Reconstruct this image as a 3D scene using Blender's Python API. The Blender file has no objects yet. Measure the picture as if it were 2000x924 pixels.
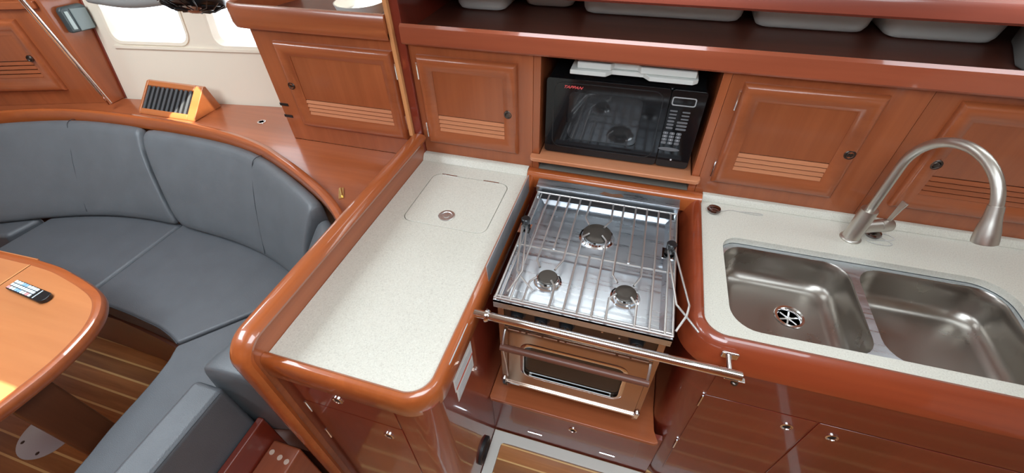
import bpy, bmesh, math, random
from mathutils import Vector, Matrix
from mathutils.geometry import tessellate_polygon
random.seed(7)
C = bpy.context.scene.collection
scn = bpy.context.scene
PI = math.pi

# ------------------------------------------------------------------ camera, world, light, exposure
cam_d = bpy.data.cameras.new('camera'); cam = bpy.data.objects.new('camera', cam_d); C.objects.link(cam)
cam_d.sensor_width = 36.0; cam_d.lens = 839.44/2000*36; cam_d.clip_start = 0.02
_r = [(0.95749647, 0.28752683, -0.02299624), (0.18047224, -0.65936498, -0.7298408), (-0.22501173, 0.69466981, -0.68323025)]
M3 = Matrix(((_r[0][0], -_r[1][0], -_r[2][0]), (_r[0][1], -_r[1][1], -_r[2][1]), (_r[0][2], -_r[1][2], -_r[2][2])))
cam.matrix_world = Matrix.Translation((0, 0, 1.92)) @ M3.to_4x4()
scn.camera = cam
w = bpy.data.worlds.new('sky'); scn.world = w; w.use_nodes = True
bg = w.node_tree.nodes['Background']; bg.inputs[0].default_value = (0.86, 0.93, 1.0, 1); bg.inputs[1].default_value = 4.0
def area(name, loc, sx, sy, power, col, rot=(0, 0, 0)):
    d = bpy.data.lights.new(name, 'AREA'); d.shape = 'RECTANGLE'; d.size = sx; d.size_y = sy; d.energy = power; d.color = col
    o = bpy.data.objects.new(name, d); C.objects.link(o); o.location = loc; o.rotation_euler = rot; return o
DAY = (0.80, 0.92, 1.0)
area('companionway_daylight', (0.10, -0.05, 2.085), 1.0, 0.7, 25, DAY)
area('saloon_hatch_and_fill', (-1.85, 0.05, 2.085), 0.7, 0.7, 24, DAY)
area('galley_hatch_daylight', (0.75, 0.55, 2.085), 0.5, 0.42, 4.5, DAY)
area('saloon_hatch_and_fill', (-2.45, 0.85, 2.085), 0.5, 0.5, 14, DAY)  # added fill lamp to brighten the hull side, not a second hatch
area('coachroof_port_daylight', (1.15, 1.335, 1.80), 0.8, 0.2, 3.0, DAY, (math.radians(50), 0, 0))
area('coachroof_port_daylight', (-0.15, 1.335, 1.80), 0.7, 0.2, 4, DAY, (math.radians(50), 0, 0))
area('port_light_daylight', (-2.42, 1.66, 1.33), 0.38, 0.24, 5, DAY, (math.radians(100), 0, math.radians(8)))
sd = bpy.data.lights.new('sun', 'SUN'); sd.energy = 16; sd.angle = 0.009; sd.color = (1.0, 0.93, 0.8)
sun = bpy.data.objects.new('sun', sd); C.objects.link(sun)
SUNV = Vector((0.22, -0.30, 1.0)).normalized()
sun.rotation_euler = SUNV.to_track_quat('Z', 'Y').to_euler(); sun.location = (0, 0, 4)
scn.view_settings.view_transform = 'Standard'; scn.view_settings.look = 'None'
scn.view_settings.exposure = 0.0; scn.view_settings.gamma = 1.0; scn.view_settings.use_curve_mapping = False

# ------------------------------------------------------------------ materials
def newmat(name):
    m = bpy.data.materials.new(name); m.use_nodes = True
    nt = m.node_tree; return m, nt, nt.nodes['Principled BSDF']
def setp(b, **k):
    for n, v in k.items(): b.inputs[n.replace('_', ' ')].default_value = v
def coords(nt, scale, rot=(0, 0, 0)):
    tc = nt.nodes.new('ShaderNodeTexCoord'); mp = nt.nodes.new('ShaderNodeMapping')
    mp.inputs['Scale'].default_value = scale; mp.inputs['Rotation'].default_value = rot
    nt.links.new(tc.outputs['Object'], mp.inputs['Vector']); return mp.outputs['Vector']
def noise(nt, vec, scale, detail=4, rough=.55, dist=0):
    n = nt.nodes.new('ShaderNodeTexNoise'); n.inputs['Scale'].default_value = scale; n.inputs['Detail'].default_value = detail
    n.inputs['Roughness'].default_value = rough; n.inputs['Distortion'].default_value = dist
    nt.links.new(vec, n.inputs['Vector']); return n.outputs['Fac']
def ramp(nt, fac, stops):
    r = nt.nodes.new('ShaderNodeValToRGB'); e = r.color_ramp.elements
    e[0].position, e[0].color = stops[0][0], (*stops[0][1], 1); e[1].position, e[1].color = stops[-1][0], (*stops[-1][1], 1)
    for p, c in stops[1:-1]:
        x = e.new(p); x.color = (*c, 1)
    nt.links.new(fac, r.inputs['Fac']); return r.outputs['Color']
def mixc(nt, fac, a, b, mode='MIX'):
    m = nt.nodes.new('ShaderNodeMix'); m.data_type = 'RGBA'; m.blend_type = mode
    for sock, v in ((m.inputs[0], fac), (m.inputs[6], a), (m.inputs[7], b)):
        if hasattr(v, 'links'): nt.links.new(v, sock)
        else: sock.default_value = v if not isinstance(v, tuple) or len(v) == 4 else (*v, 1)
    return m.outputs[2]
def math_(nt, op, a, b=None, c=None):
    m = nt.nodes.new('ShaderNodeMath'); m.operation = op
    for i, v in enumerate((a, b, c)):
        if v is None: continue
        if hasattr(v, 'links'): nt.links.new(v, m.inputs[i])
        else: m.inputs[i].default_value = v
    return m.outputs[0]
def bump(nt, b, h, strength, dist=.002):
    n = nt.nodes.new('ShaderNodeBump'); n.inputs['Strength'].default_value = strength; n.inputs['Distance'].default_value = dist
    nt.links.new(h, n.inputs['Height']); nt.links.new(n.outputs['Normal'], b.inputs['Normal'])
def wood(name, dark, light, axis, rough=.35, coat=.6, crough=.12, fine=1.0):
    m, nt, b = newmat(name)
    s = [38*fine]*3; s[axis] = 1.6
    v = coords(nt, tuple(s)); f = noise(nt, v, 1.0, 6, .62, .35)
    s2 = [5]*3; s2[axis] = .7
    g = noise(nt, coords(nt, tuple(s2)), 1.0, 2)
    mid = tuple(.5*(p+q) for p, q in zip(dark, light)); dark = tuple(.6*p+.4*q for p, q in zip(mid, dark)); light = tuple(.6*p+.4*q for p, q in zip(mid, light))
    c = ramp(nt, f, [(.3, dark), (.72, light)])
    k = ramp(nt, g, [(.3, tuple(.82*x for x in (1, 1, 1))), (.7, (1.14, 1.14, 1.14))])
    nt.links.new(mixc(nt, 1.0, c, k, 'MULTIPLY'), b.inputs['Base Color'])
    setp(b, Roughness=rough, Coat_Weight=coat, Coat_Roughness=crough)
    bump(nt, b, f, .02, .001); return m
CH_D, CH_L = (.28, .066, .021), (.46, .130, .045)
MH_D, MH_L = (.155, .017, .008), (.23, .029, .012)
W = {}
for i, a in enumerate('xyz'):
    W['c'+a] = wood('cherry_'+a, CH_D, CH_L, i)
    W['r'+a] = wood('rail_'+a, (.31, .068, .017), (.53, .135, .032), i, .35, 1.0, .04)
    W['m'+a] = wood('mahogany_'+a, MH_D, MH_L, i, .4, 1.0, .07)
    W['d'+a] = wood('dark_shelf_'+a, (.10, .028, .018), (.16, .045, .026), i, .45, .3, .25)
W['r2x'] = wood('dark_rail', (.22, .034, .012), (.36, .066, .020), 0, .35, 1.0, .04)
W['slat'] = wood('louver_wood', (.50, .17, .075), (.74, .31, .15), 0, .4, .3)
W['table'] = wood('table_wood', (.50, .165, .055), (.66, .26, .095), 0, .32, .9, .12, .6)
W['oak'] = wood('light_edge_wood', (.62, .26, .09), (.75, .36, .15), 2, .4, .5)
W['teakb'] = wood('teak_block', (.22, .05, .022), (.36, .09, .035), 1, .4, .5)
W['handle'] = wood('oven_handle_teak_reflection', (.10, .035, .022), (.17, .06, .035), 0, .5, .2)  # brown of reflected teak put into the handle colour

def plain(name, col, rough=.5, metal=0, **k):
    m, nt, b = newmat(name); setp(b, Base_Color=(*col, 1), Roughness=rough, Metallic=metal, **k); return m
def metal_brushed(name, col, r0, r1, scale, bmp=.02):
    m, nt, b = newmat(name); f = noise(nt, coords(nt, scale), 1.0, 4)
    rr = nt.nodes.new('ShaderNodeMapRange'); nt.links.new(f, rr.inputs[0]); rr.inputs[1].default_value = .3; rr.inputs[2].default_value = .7
    rr.inputs[3].default_value = r0; rr.inputs[4].default_value = r1; nt.links.new(rr.outputs[0], b.inputs['Roughness'])
    setp(b, Base_Color=(*col, 1), Metallic=1.0); bump(nt, b, f, bmp, .001); return m
STEEL = metal_brushed('brushed_steel', (.62, .66, .71), .24, .40, (6, 90, 90), .0)
SINKM = metal_brushed('sink_steel', (.38, .35, .315), .25, .36, (7, 7, 7), .0)
NICKEL = metal_brushed('brushed_nickel', (.60, .57, .52), .33, .42, (60, 60, 6), .0)
CHROME = plain('chrome', (.86, .86, .87), .07, 1)
ROD = plain('rod_steel', (.76, .76, .75), .38, 1)
BRONZ = plain('oven_door_steel', (.50, .36, .27), .20, 1)
DARKST = plain('dark_steel', (.12, .10, .09), .35, 1)
BRASS = plain('brass', (.75, .55, .22), .3, 1)
BURN = plain('burner_cap', (.075, .062, .052), .42, .5)
SHIELD = plain('heat_shield_steel', (.80, .82, .85), .42, .85)
BLACKP = plain('black_plastic', (.012, .012, .013), .28)
BLACKG = plain('black_gloss', (.008, .008, .009), .08, Specular_IOR_Level=.35)
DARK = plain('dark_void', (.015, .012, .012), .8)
RUBBER = plain('black_rubber', (.02, .02, .022), .5)
WHITEP = plain('white_plastic', (.72, .74, .72), .45)
BINW = plain('bin_plastic', (.93, .94, .89), .5)
TRAYW = plain('off_white_tray', (.74, .76, .72), .5)
PAPER = plain('paper', (.80, .80, .78), .6)
GREYB = plain('grey_board', (.22, .21, .18), .7)
GREYF = plain('grey_fabric', (.24, .24, .23), .9)
HULLM = plain('cream_hull_lining', (.80, .71, .58), .45, Coat_Weight=.2)
HEADL = plain('cream_headliner', (.80, .77, .70), .7)
REDTX = plain('red_print', (.85, .10, .10), .5)
GREYTX = plain('grey_print', (.42, .43, .44), .5)
WHTX = plain('pale_print', (.60, .62, .66), .5)
REDSTR = plain('red_stripe', (.75, .10, .05), .5)
BLUEB = plain('blue_button', (.30, .52, .80), .4)
PALEB = plain('pale_button', (.72, .82, .86), .35)
PINKB = plain('pink_button', (.85, .35, .35), .4)
LAMPG = plain('lamp_lens', (.45, .55, .54), .25)
LAMPB = plain('lamp_body', (.05, .07, .075), .35)
DISCM = plain('painted_floor_plate', (.62, .62, .66), .35, .3)
glm, gnt, gb = newmat('window_glass'); setp(gb, Base_Color=(1, 1, 1, 1), Roughness=0, Transmission_Weight=1.0, IOR=1.01)
ogm = plain('oven_glass', (.035, .028, .022), .10, Specular_IOR_Level=.35)
# countertop
COUNT, nt, b = newmat('speckled_countertop')
v = coords(nt, (1, 1, 1)); f1 = noise(nt, v, 260, 2); f2 = noise(nt, v, 420, 1); f3 = noise(nt, v, 3, 3)
c = ramp(nt, f1, [(.30, (.60, .57, .50)), (.42, (.685, .66, .58)), (.60, (.72, .695, .61)), (.72, (.78, .765, .69))])
sp = ramp(nt, f2, [(.25, (.7, .64, .56)), (.30, (1, 1, 1))])
c = mixc(nt, 1.0, c, sp, 'MULTIPLY'); c = mixc(nt, 1.0, c, ramp(nt, f3, [(.3, (.94, .94, .93)), (.7, (1, 1, 1))]), 'MULTIPLY')
nt.links.new(c, b.inputs['Base Color']); setp(b, Roughness=.32)
# vinyl
def vinyl(name, col, bs=.25):
    m, nt, b = newmat(name)
    vo = nt.nodes.new('ShaderNodeTexVoronoi'); vo.inputs['Scale'].default_value = 420; nt.links.new(coords(nt, (1, 1, 1)), vo.inputs['Vector'])
    g = noise(nt, coords(nt, (1, 1, 1)), 9, 3)
    nt.links.new(ramp(nt, g, [(.3, tuple(.93*x for x in col)), (.7, tuple(1.07*x for x in col))]), b.inputs['Base Color'])
    setp(b, Roughness=.42); bump(nt, b, vo.outputs['Distance'], bs, .0012); return m
VINB = vinyl('slate_vinyl_back', (.128, .139, .150)); VINS = vinyl('slate_vinyl_seat', (.094, .100, .110), .35)
PIPE = plain('seam_thread', (.05, .055, .062), .6)
# teak and holly floor
def teak(name, pitch, off, wid):
    m, nt, b = newmat(name)
    tc = nt.nodes.new('ShaderNodeTexCoord'); sx = nt.nodes.new('ShaderNodeSeparateXYZ'); nt.links.new(tc.outputs['Object'], sx.inputs[0])
    y = math_(nt, 'ADD', sx.outputs[1], 20*pitch-off); q = math_(nt, 'DIVIDE', y, pitch)
    fr = math_(nt, 'FRACT', q); fl = math_(nt, 'FLOOR', q)
    line = math_(nt, 'LESS_THAN', math_(nt, 'ABSOLUTE', math_(nt, 'SUBTRACT', fr, .5)), wid/pitch/2)
    wn = nt.nodes.new('ShaderNodeTexWhiteNoise'); wn.noise_dimensions = '1D'; nt.links.new(math_(nt, 'FLOOR', math_(nt, 'ADD', q, .5)), wn.inputs['W'])
    f = noise(nt, coords(nt, (2.2, 34, 34)), 1, 6, .6, .4)
    c = ramp(nt, f, [(.3, (.30, .105, .030)), (.72, (.50, .20, .060))])
    c = mixc(nt, 1.0, c, ramp(nt, wn.outputs['Value'], [(0, (.8, .8, .8)), (1, (1.2, 1.15, 1.1))]), 'MULTIPLY')
    nt.links.new(mixc(nt, line, c, (.80, .50, .20)), b.inputs['Base Color'])
    setp(b, Roughness=.4, Coat_Weight=.35, Coat_Roughness=.2); return m
FLOORM = teak('teak_floor', .0715, .610+.03575, .0085)
HATCHM = teak('teak_sole_panel', .060, -.047+.030, .006)

# ------------------------------------------------------------------ mesh helpers
LOC = {}
class MB:
    def __init__(s): s.bm = bmesh.new(); s.i = 0
    def face(s, vs):
        try: f = s.bm.faces.new(vs); f.material_index = s.i; return f
        except ValueError: return None
    def box(s, x0, x1, y0, y1, z0, z1, T=None):
        P = [(x, y, z) for x in (x0, x1) for y in (y0, y1) for z in (z0, z1)]
        v = [s.bm.verts.new(T @ Vector(p) if T else p) for p in P]
        for q in ((0, 1, 3, 2), (4, 6, 7, 5), (0, 4, 5, 1), (2, 3, 7, 6), (0, 2, 6, 4), (1, 5, 7, 3)): s.face([v[k] for k in q])
        return s
    def plate(s, outer, holes, w0, w1, f=None):
        """flat plate with holes: outline in (u,v), thickness w0..w1, f maps (u,v,w) to space"""
        f = f or (lambda u, v, w: (u, v, w))
        loops = [list(outer)]+[list(h) for h in holes]
        flat = [p for l in loops for p in l]
        tri = tessellate_polygon([[Vector((p[0], p[1], 0)) for p in l] for l in loops])
        a = [s.bm.verts.new(f(p[0], p[1], w0)) for p in flat]; b_ = [s.bm.verts.new(f(p[0], p[1], w1)) for p in flat]
        for t in tri: s.face([a[k] for k in t]); s.face([b_[k] for k in reversed(t)])
        k = 0
        for l in loops:
            n = len(l)
            for j in range(n): s.face([a[k+j], a[k+(j+1) % n], b_[k+(j+1) % n], b_[k+j]])
            k += n
        return s
    def prism(s, poly, w0, w1, f=None):
        f = f or (lambda u, v, w: (u, v, w)); n = len(poly)
        a = [s.bm.verts.new(f(p[0], p[1], w0)) for p in poly]; b_ = [s.bm.verts.new(f(p[0], p[1], w1)) for p in poly]
        s.face(a); s.face(list(reversed(b_)))
        for j in range(n): s.face([a[j], a[(j+1) % n], b_[(j+1) % n], b_[j]])
        return s
    def sweep(s, path, prof, closed=False, f=None, cap=True):
        """path in (u,v); prof = [(offset to the left normal, w)]"""
        f = f or (lambda u, v, w: (u, v, w)); n = len(path); rings = []
        for i, p in enumerate(path):
            p = Vector(p)
            a = Vector(path[i-1]) if (i > 0 or closed) else None; c_ = Vector(path[(i+1) % n]) if (i < n-1 or closed) else None
            d1 = (p-a).normalized() if a is not None else None; d2 = (c_-p).normalized() if c_ is not None else None
            d1 = d1 or d2; d2 = d2 or d1
            n1 = Vector((-d1.y, d1.x)); n2 = Vector((-d2.y, d2.x)); m = (n1+n2).normalized(); k = 1/max(.3, m.dot(n1))
            rings.append([s.bm.verts.new(f(p.x+m.x*k*o, p.y+m.y*k*o, z)) for o, z in prof])
        L = len(prof)
        for i in range(n if closed else n-1):
            A, B = rings[i], rings[(i+1) % n]
            for j in range(L): s.face([A[j], B[j], B[(j+1) % L], A[(j+1) % L]])
        if not closed and cap: s.face(rings[0]); s.face(list(reversed(rings[-1])))
        return s
    def tube(s, pts, r, seg=10, closed=False, cap=True):
        pts = [Vector(p) for p in pts]; n = len(pts); rings = []; up = None
        rs = r if isinstance(r, (list, tuple)) else [r]*n
        for i, p in enumerate(pts):
            a = pts[i-1] if (i > 0 or closed) else p; b_ = pts[(i+1) % n] if (i < n-1 or closed) else p
            d1 = (p-a).normalized() if (p-a).length > 1e-9 else None; d2 = (b_-p).normalized() if (b_-p).length > 1e-9 else None
            d = ((d1 or d2)+(d2 or d1)).normalized()
            if up is None: up = d.orthogonal().normalized()
            else: up = (up-d*up.dot(d)).normalized()
            sd_ = d.cross(up)
            rings.append([s.bm.verts.new(p+(up*math.cos(t)+sd_*math.sin(t))*rs[i]) for t in [2*PI*j/seg for j in range(seg)]])
        for i in range(n if closed else n-1):
            A, B = rings[i], rings[(i+1) % n]
            for j in range(seg): s.face([A[j], A[(j+1) % seg], B[(j+1) % seg], B[j]])
        if not closed and cap: s.face(list(reversed(rings[0]))); s.face(rings[-1])
        return s
    def lathe(s, prof, c, axis=(0, 0, 1), seg=28, cap0=True):
        """prof = [(radius, height along axis)]"""
        q = Vector(axis).normalized().to_track_quat('Z', 'X').to_matrix(); c = Vector(c); rings = []
        for r, h in prof:
            if r < 1e-6: rings.append([s.bm.verts.new(c+q @ Vector((0, 0, h)))])
            else: rings.append([s.bm.verts.new(c+q @ Vector((r*math.cos(2*PI*j/seg), r*math.sin(2*PI*j/seg), h))) for j in range(seg)])
        for A, B in zip(rings, rings[1:]):
            for j in range(seg):
                k = (j+1) % seg
                if len(A) == 1 and len(B) == 1: continue
                if len(A) == 1: s.face([A[0], B[j], B[k]])
                elif len(B) == 1: s.face([A[j], A[k], B[0]])
                else: s.face([A[j], A[k], B[k], B[j]])
        if len(rings[0]) > 1 and cap0: s.face(list(reversed(rings[0])))
        if len(rings[-1]) > 1: s.face(rings[-1])
        return s
    def build(s, name, mats, parent=None, bevel=0, seg=2, sub=0, solid=0, label=None, ang=38, origin=None):
        bm = s.bm; bmesh.ops.recalc_face_normals(bm, faces=bm.faces)
        if parent is not None: off = LOC[parent.name]
        elif origin is not None: off = Vector(origin)
        else:
            xs = [v.co for v in bm.verts]; mn = [min(p[k] for p in xs) for k in range(3)]; mx = [max(p[k] for p in xs) for k in range(3)]
            off = Vector(((mn[0]+mx[0])/2, (mn[1]+mx[1])/2, mn[2]))
        bmesh.ops.translate(bm, verts=bm.verts, vec=-off)
        me = bpy.data.meshes.new(name); bm.to_mesh(me); bm.free()
        for m in (mats if isinstance(mats, (list, tuple)) else [mats]): me.materials.append(m)
        me.polygons.foreach_set('use_smooth', [True]*len(me.polygons))
        me.set_sharp_from_angle(angle=math.radians(ang))
        o = bpy.data.objects.new(name, me); C.objects.link(o)
        if parent is not None: o.parent = parent; LOC[o.name] = off.copy()
        else: o.location = off; LOC[o.name] = off.copy()
        if solid: q = o.modifiers.new('solid', 'SOLIDIFY'); q.thickness = solid; q.offset = -1
        if sub: q = o.modifiers.new('sub', 'SUBSURF'); q.levels = sub; q.render_levels = sub
        if bevel: q = o.modifiers.new('bevel', 'BEVEL'); q.width = bevel; q.segments = seg; q.limit_method = 'ANGLE'; q.angle_limit = math.radians(40); q.harden_normals = True
        if label: o['label'] = label
        return o
def thing(name, label, cat, loc=(0, 0, 0), group=None):
    o = bpy.data.objects.new(name, None); C.objects.link(o); o.location = loc; o.empty_display_size = .05
    LOC[o.name] = Vector(loc); return tag(o, label, cat, group)
def tag(o, label, cat, group=None, kind=None):
    o['label'] = label; o['category'] = cat
    if group: o['group'] = group
    if kind: o['kind'] = kind
    return o
def struct(o, label=None):
    o['kind'] = 'structure'
    if label: o['label'] = label
    return o
def arc(cx, cy, r, a0, a1, n=6):
    return [(cx+r*math.cos(math.radians(a0+(a1-a0)*k/n)), cy+r*math.sin(math.radians(a0+(a1-a0)*k/n))) for k in range(n+1)]
def rrect(x0, x1, y0, y1, r, n=6):
    return arc(x1-r, y1-r, r, 0, 90, n)+arc(x0+r, y1-r, r, 90, 180, n)+arc(x0+r, y0+r, r, 180, 270, n)+arc(x1-r, y0+r, r, 270, 360, n)
def catmull(P, n=6):
    P = [Vector(p) for p in P]; out = []
    for i in range(len(P)-1):
        a = P[max(i-1, 0)]; b_ = P[i]; c_ = P[i+1]; d = P[min(i+2, len(P)-1)]
        for k in range(n):
            t = k/n; out.append(.5*((2*b_)+(c_-a)*t+(2*a-5*b_+4*c_-d)*t*t+(3*b_-a-3*c_+d)*t**3))
    out.append(P[-1]); return [tuple(p) for p in out]
def text_mesh(name, txt, size, loc, mat, parent, rot=(PI/2, 0, 0), shear=0, offset=0, width=None, ext=.0003):
    cu = bpy.data.curves.new(name+'_curve', 'FONT'); cu.body = txt; cu.size = size; cu.shear = shear; cu.extrude = ext; cu.offset = offset
    cu.align_x = 'CENTER'; cu.align_y = 'CENTER'
    t = bpy.data.objects.new(name+'_tmp', cu); C.objects.link(t)
    bpy.context.view_layer.update()
    me = bpy.data.meshes.new_from_object(t.evaluated_get(bpy.context.evaluated_depsgraph_get()))
    bpy.data.objects.remove(t); bpy.data.curves.remove(cu)
    if width:
        xs = [v.co.x for v in me.vertices]; k = width/(max(xs)-min(xs))
        for v in me.vertices: v.co.x *= k
    R = Matrix.Rotation(rot[2], 4, 'Z') @ Matrix.Rotation(rot[1], 4, 'Y') @ Matrix.Rotation(rot[0], 4, 'X')
    me.transform(Matrix.Translation(Vector(loc)-LOC[parent.name]) @ R)
    me.materials.clear(); me.materials.append(mat)
    o = bpy.data.objects.new(name, me); C.objects.link(o); o.parent = parent; LOC[o.name] = LOC[parent.name]; return o
XZ = lambda y0: (lambda u, v, w: (u, y0-w, v))      # outline in x,z; w comes out toward the room from plane y0

# ------------------------------------------------------------------ the room shell
# saloon and galley sole
struct(MB().box(-4.2, 2.2, -1.6, 2.0, -.06, -.004).build('floor', FLOORM, origin=(0, 0, 0)))
# deckhead with unseen holes added to shape the sun patches
holes = []
def sun_hole(p, r):   # unseen hole added so that sun falls onto point p
    t = (2.1-p[2])/SUNV.z; x, y = p[0]+SUNV.x*t, p[1]+SUNV.y*t
    return [(x+a, y+b_) for a, b_ in r]
holes.append(sun_hole((-2.15, 1.47, .96), [(-.13, -.10), (.06, -.13), (.07, .05), (-.01, .10)]))
holes.append(sun_hole((-1.70, .045, .70), rrect(-.16, .03, -.13, .13, .03, 3)))
struct(MB().plate([(-4.2, -1.6), (2.2, -1.6), (2.2, 1.30), (-1.0, 1.30), (-1.0, 2.0), (-4.2, 2.0)], holes, 2.10, 2.16).build('ceiling', HEADL, origin=(0, 0, 2.1)))
struct(MB().box(-4.2, 2.2, -1.65, -1.6, -.06, 2.16).build('wall_rear', wood('bulkhead_wood', CH_D, CH_L, 2), origin=(0, -1.6, 0)))
struct(MB().box(-4.26, -4.2, -1.6, 2.0, -.06, 2.16).build('wall_left', HEADL))
struct(MB().box(2.2, 2.26, -1.65, 2.0, -.06, 2.16).build('wall_right', HEADL))
# cream coach-roof side above the galley, hull side behind the galley shelf
m = MB(); m.prism([(1.425, 1.60), (1.47, 1.60), (1.345, 2.16), (1.30, 2.16)], -.86, 2.2, lambda u, v, w: (w, u, v)); m.box(-.86, 2.2, 1.47, 2.0, 1.66, 1.69)
struct(m.build('wall_coachroof', HEADL))
struct(MB().box(-.85, 2.2, 1.93, 1.99, 0, 1.66).build('wall_back', GREYF))
# leaning hull side of the saloon with two port lights
def hullf(u, v, w): return (u, 1.545+.143*(u+2.71)+.177*(v-.905)+w, v)
W1 = rrect(-2.625, -2.205, 1.195, 1.46, .045); W2 = rrect(-2.06, -1.62, 1.187, 1.46, .05)
struct(MB().plate([(-4.2, .3), (-.88, .3), (-.88, 2.12), (-4.2, 2.12)], [W1, W2], 0, .035, hullf).build('wall_hull', HULLM))
for k, o in enumerate((W1, W2)):
    m = MB(); m.sweep(o, [(.0, -.004), (-.014, -.006), (-.016, 0.002), (.0, .034), (.004, .034)], True, hullf)
    wf_ = struct(m.build('window_%d' % (k+1), HULLM)); LOC[wf_.name] = LOC[wf_.name]
    m = MB(); m.prism([(u, v) for u, v in o], .028, .032, hullf); m.build('pane', glm, wf_)
struct(MB().sweep([(-2.64, 1.168), (-1.5, 1.168)], [(.006, 0), (.006, -.010), (-.006, -.010), (-.006, 0)], False, hullf).build('trim_1', HULLM))

# wooden valance rail above the galley shelf
struct(MB().sweep([(-.86, 1.420), (2.1, 1.420)], [(0, 1.560), (.0, 1.602), (-.012, 1.610), (-.034, 1.606), (-.04, 1.595), (-.04, 1.566), (-.03, 1.558)]).build('trim_2', wood('valance', (.24, .05, .03), (.36, .085, .05), 0, .35, .8)))

# ------------------------------------------------------------------ louvered doors
def louver_door(parent, y0, x0, x1, z0, z1, knob, hinges, f=None, fw=.055, lh=.07, nsl=4, wk='c', gap_label=None, lou=None):
    f = f or XZ(y0)
    pr = [(0, 0), (0, .010), (-.004, .017), (-.012, .0215), (-.022, .023), (-.036, .019), (-.048, .011), (-.052, .009), (-fw, .008), (-fw, 0)]
    pr = [(-a, b_) for a, b_ in pr]
    door = MB().sweep([(x0, z0), (x1, z0), (x1, z1), (x0, z1)], pr, True, f).build('door', W[wk+'x'], parent)
    a0, a1, b0, b1 = x0+fw, x1-fw, z0+fw, z1-fw
    MB().prism([(a0, b0+lh), (a1, b0+lh), (a1, b1), (a0, b1)], 0.0005, .006, f).build('panel', W[wk+'z'], door)
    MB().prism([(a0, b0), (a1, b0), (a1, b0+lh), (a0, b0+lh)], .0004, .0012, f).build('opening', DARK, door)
    m = MB(); h = lh/nsl
    for k in range(nsl):
        zb = b0+k*h
        P = [(zb+.000, .0080), (zb+.002, .0095), (zb+h*.80, .0055), (zb+h*.80, .002), (zb+h*.3, .002)]
        vs = [[m.bm.verts.new(f(x, p[0], p[1])) for p in P] for x in (a0, a1)]
        m.face(vs[0]); m.face(list(reversed(vs[1])))
        for j in range(5): m.face([vs[0][j], vs[0][(j+1) % 5], vs[1][(j+1) % 5], vs[1][j]])
    m.build('louver', lou or W['slat'], door)
    kx, kz = knob; c0 = Vector(f(kx, kz, .014)); ax = Vector(f(kx, kz, 1))-Vector(f(kx, kz, 0))
    m = MB(); m.lathe([(.0155, 0), (.0165, .006), (.0145, .0095), (.011, .009), (.0095, .007), (.008, .0085), (0, .0095)], c0, ax, 20)
    m.build('knob', DARKST, door, label='round dark push-button knob')
    for hz in hinges:
        hx = hinges_x = (x0-.004 if knob[0] > (x0+x1)/2 else x1+.004)
        MB().tube([f(hx, hz-.03, .006), f(hx, hz+.03, .006)], .004, 8).build('hinge', CHROME, door)
    return door

YF = 1.41
def cabinet_box(t, x0, x1, z0, z1, y0=YF, y1=1.74, mat='cz'):
    return MB().box(x0, x1, y0, y1, z0, z1).build('body', W[mat], t, bevel=.001)

t = thing('wall_cabinet', 'cherry wall cabinet with louvered door between light wood-edged partition and black microwave', 'cabinet', (-.59, YF, .945))
cabinet_box(t, -.826, -.362, .930, 1.40)
louver_door(t, YF, -.797, -.417, .998, 1.350, (-.451, 1.166), (1.05, 1.29))
t = thing('wall_cabinet', 'cherry wall cabinet with louvered door just right of black microwave', 'cabinet', (.5, YF, .945))
cabinet_box(t, .2585, .775, .930, 1.40)
louver_door(t, YF, .298, .677, 1.001, 1.359, (.656, 1.172), (1.05, 1.30))
t = thing('wall_cabinet', 'cherry wall cabinet with louvered door seen behind the arched faucet', 'cabinet', (1.1, YF, .945))
cabinet_box(t, .776, 1.75, .930, 1.40)
louver_door(t, YF, .845, 1.235, 1.004, 1.362, (.881, 1.174), (1.05, 1.30), lou=W['cx'])
t = thing('wall_cabinet', 'cherry saloon cabinet with louvered door above the side ledge', 'cabinet', (-1.2, YF, .906))
m = MB(); m.prism([(-1.51, YF), (-.878, YF), (-.878, 1.76), (-1.51, 1.69)], .906, 1.40); m.build('body', W['cz'], t, bevel=.002)
louver_door(t, YF, -1.412, -.896, .992, 1.353, (-1.392, 1.178), (1.07, 1.28))
for z in (1.075, 1.020):
    m = MB(); m.box(-1.5125, -1.470, 1.4075, 1.4105, z-.006, z+.006); m.box(-1.5125, -1.5095, 1.4075, 1.43, z-.006, z+.006); m.build('tape_strip', BLACKP, t, label='black tape strip')
# niche
t = thing('microwave_niche', 'open cherry niche around the black microwave', 'cabinet', (-.05, YF, .93))
m = MB(); m.box(-.3615, -.335, YF, 1.74, .93, 1.40); m.box(.232, .258, YF, 1.74, .93, 1.40); m.box(-.335, .232, YF+.02, 1.74, 1.388, 1.40)
m.build('body', W['cz'], t, bevel=.002)
MB().box(-.335, .232, 1.73, 1.74, .93, 1.388).build('back_panel', DARK, t)
MB().box(-.335, .232, 1.412, 1.7, .936, .944).build('lower_board', GREYB, t, label='grey board under the microwave shelf')
t = thing('microwave_shelf', 'thin cherry plank with rounded corners carrying the microwave', 'shelf', (-.05, 1.40, .985))
m = MB(); m.prism([(-.333, 1.70), (-.333, 1.408), (-.366, 1.408)]+arc(-.346, 1.392, .02, 180, 270, 5)+arc(.242, 1.392, .02, 270, 360, 5)+[(.262, 1.408), (.230, 1.408), (.230, 1.70)], .992, 1.008)
m.build('board', W['slat'], t, bevel=.003)

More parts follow.
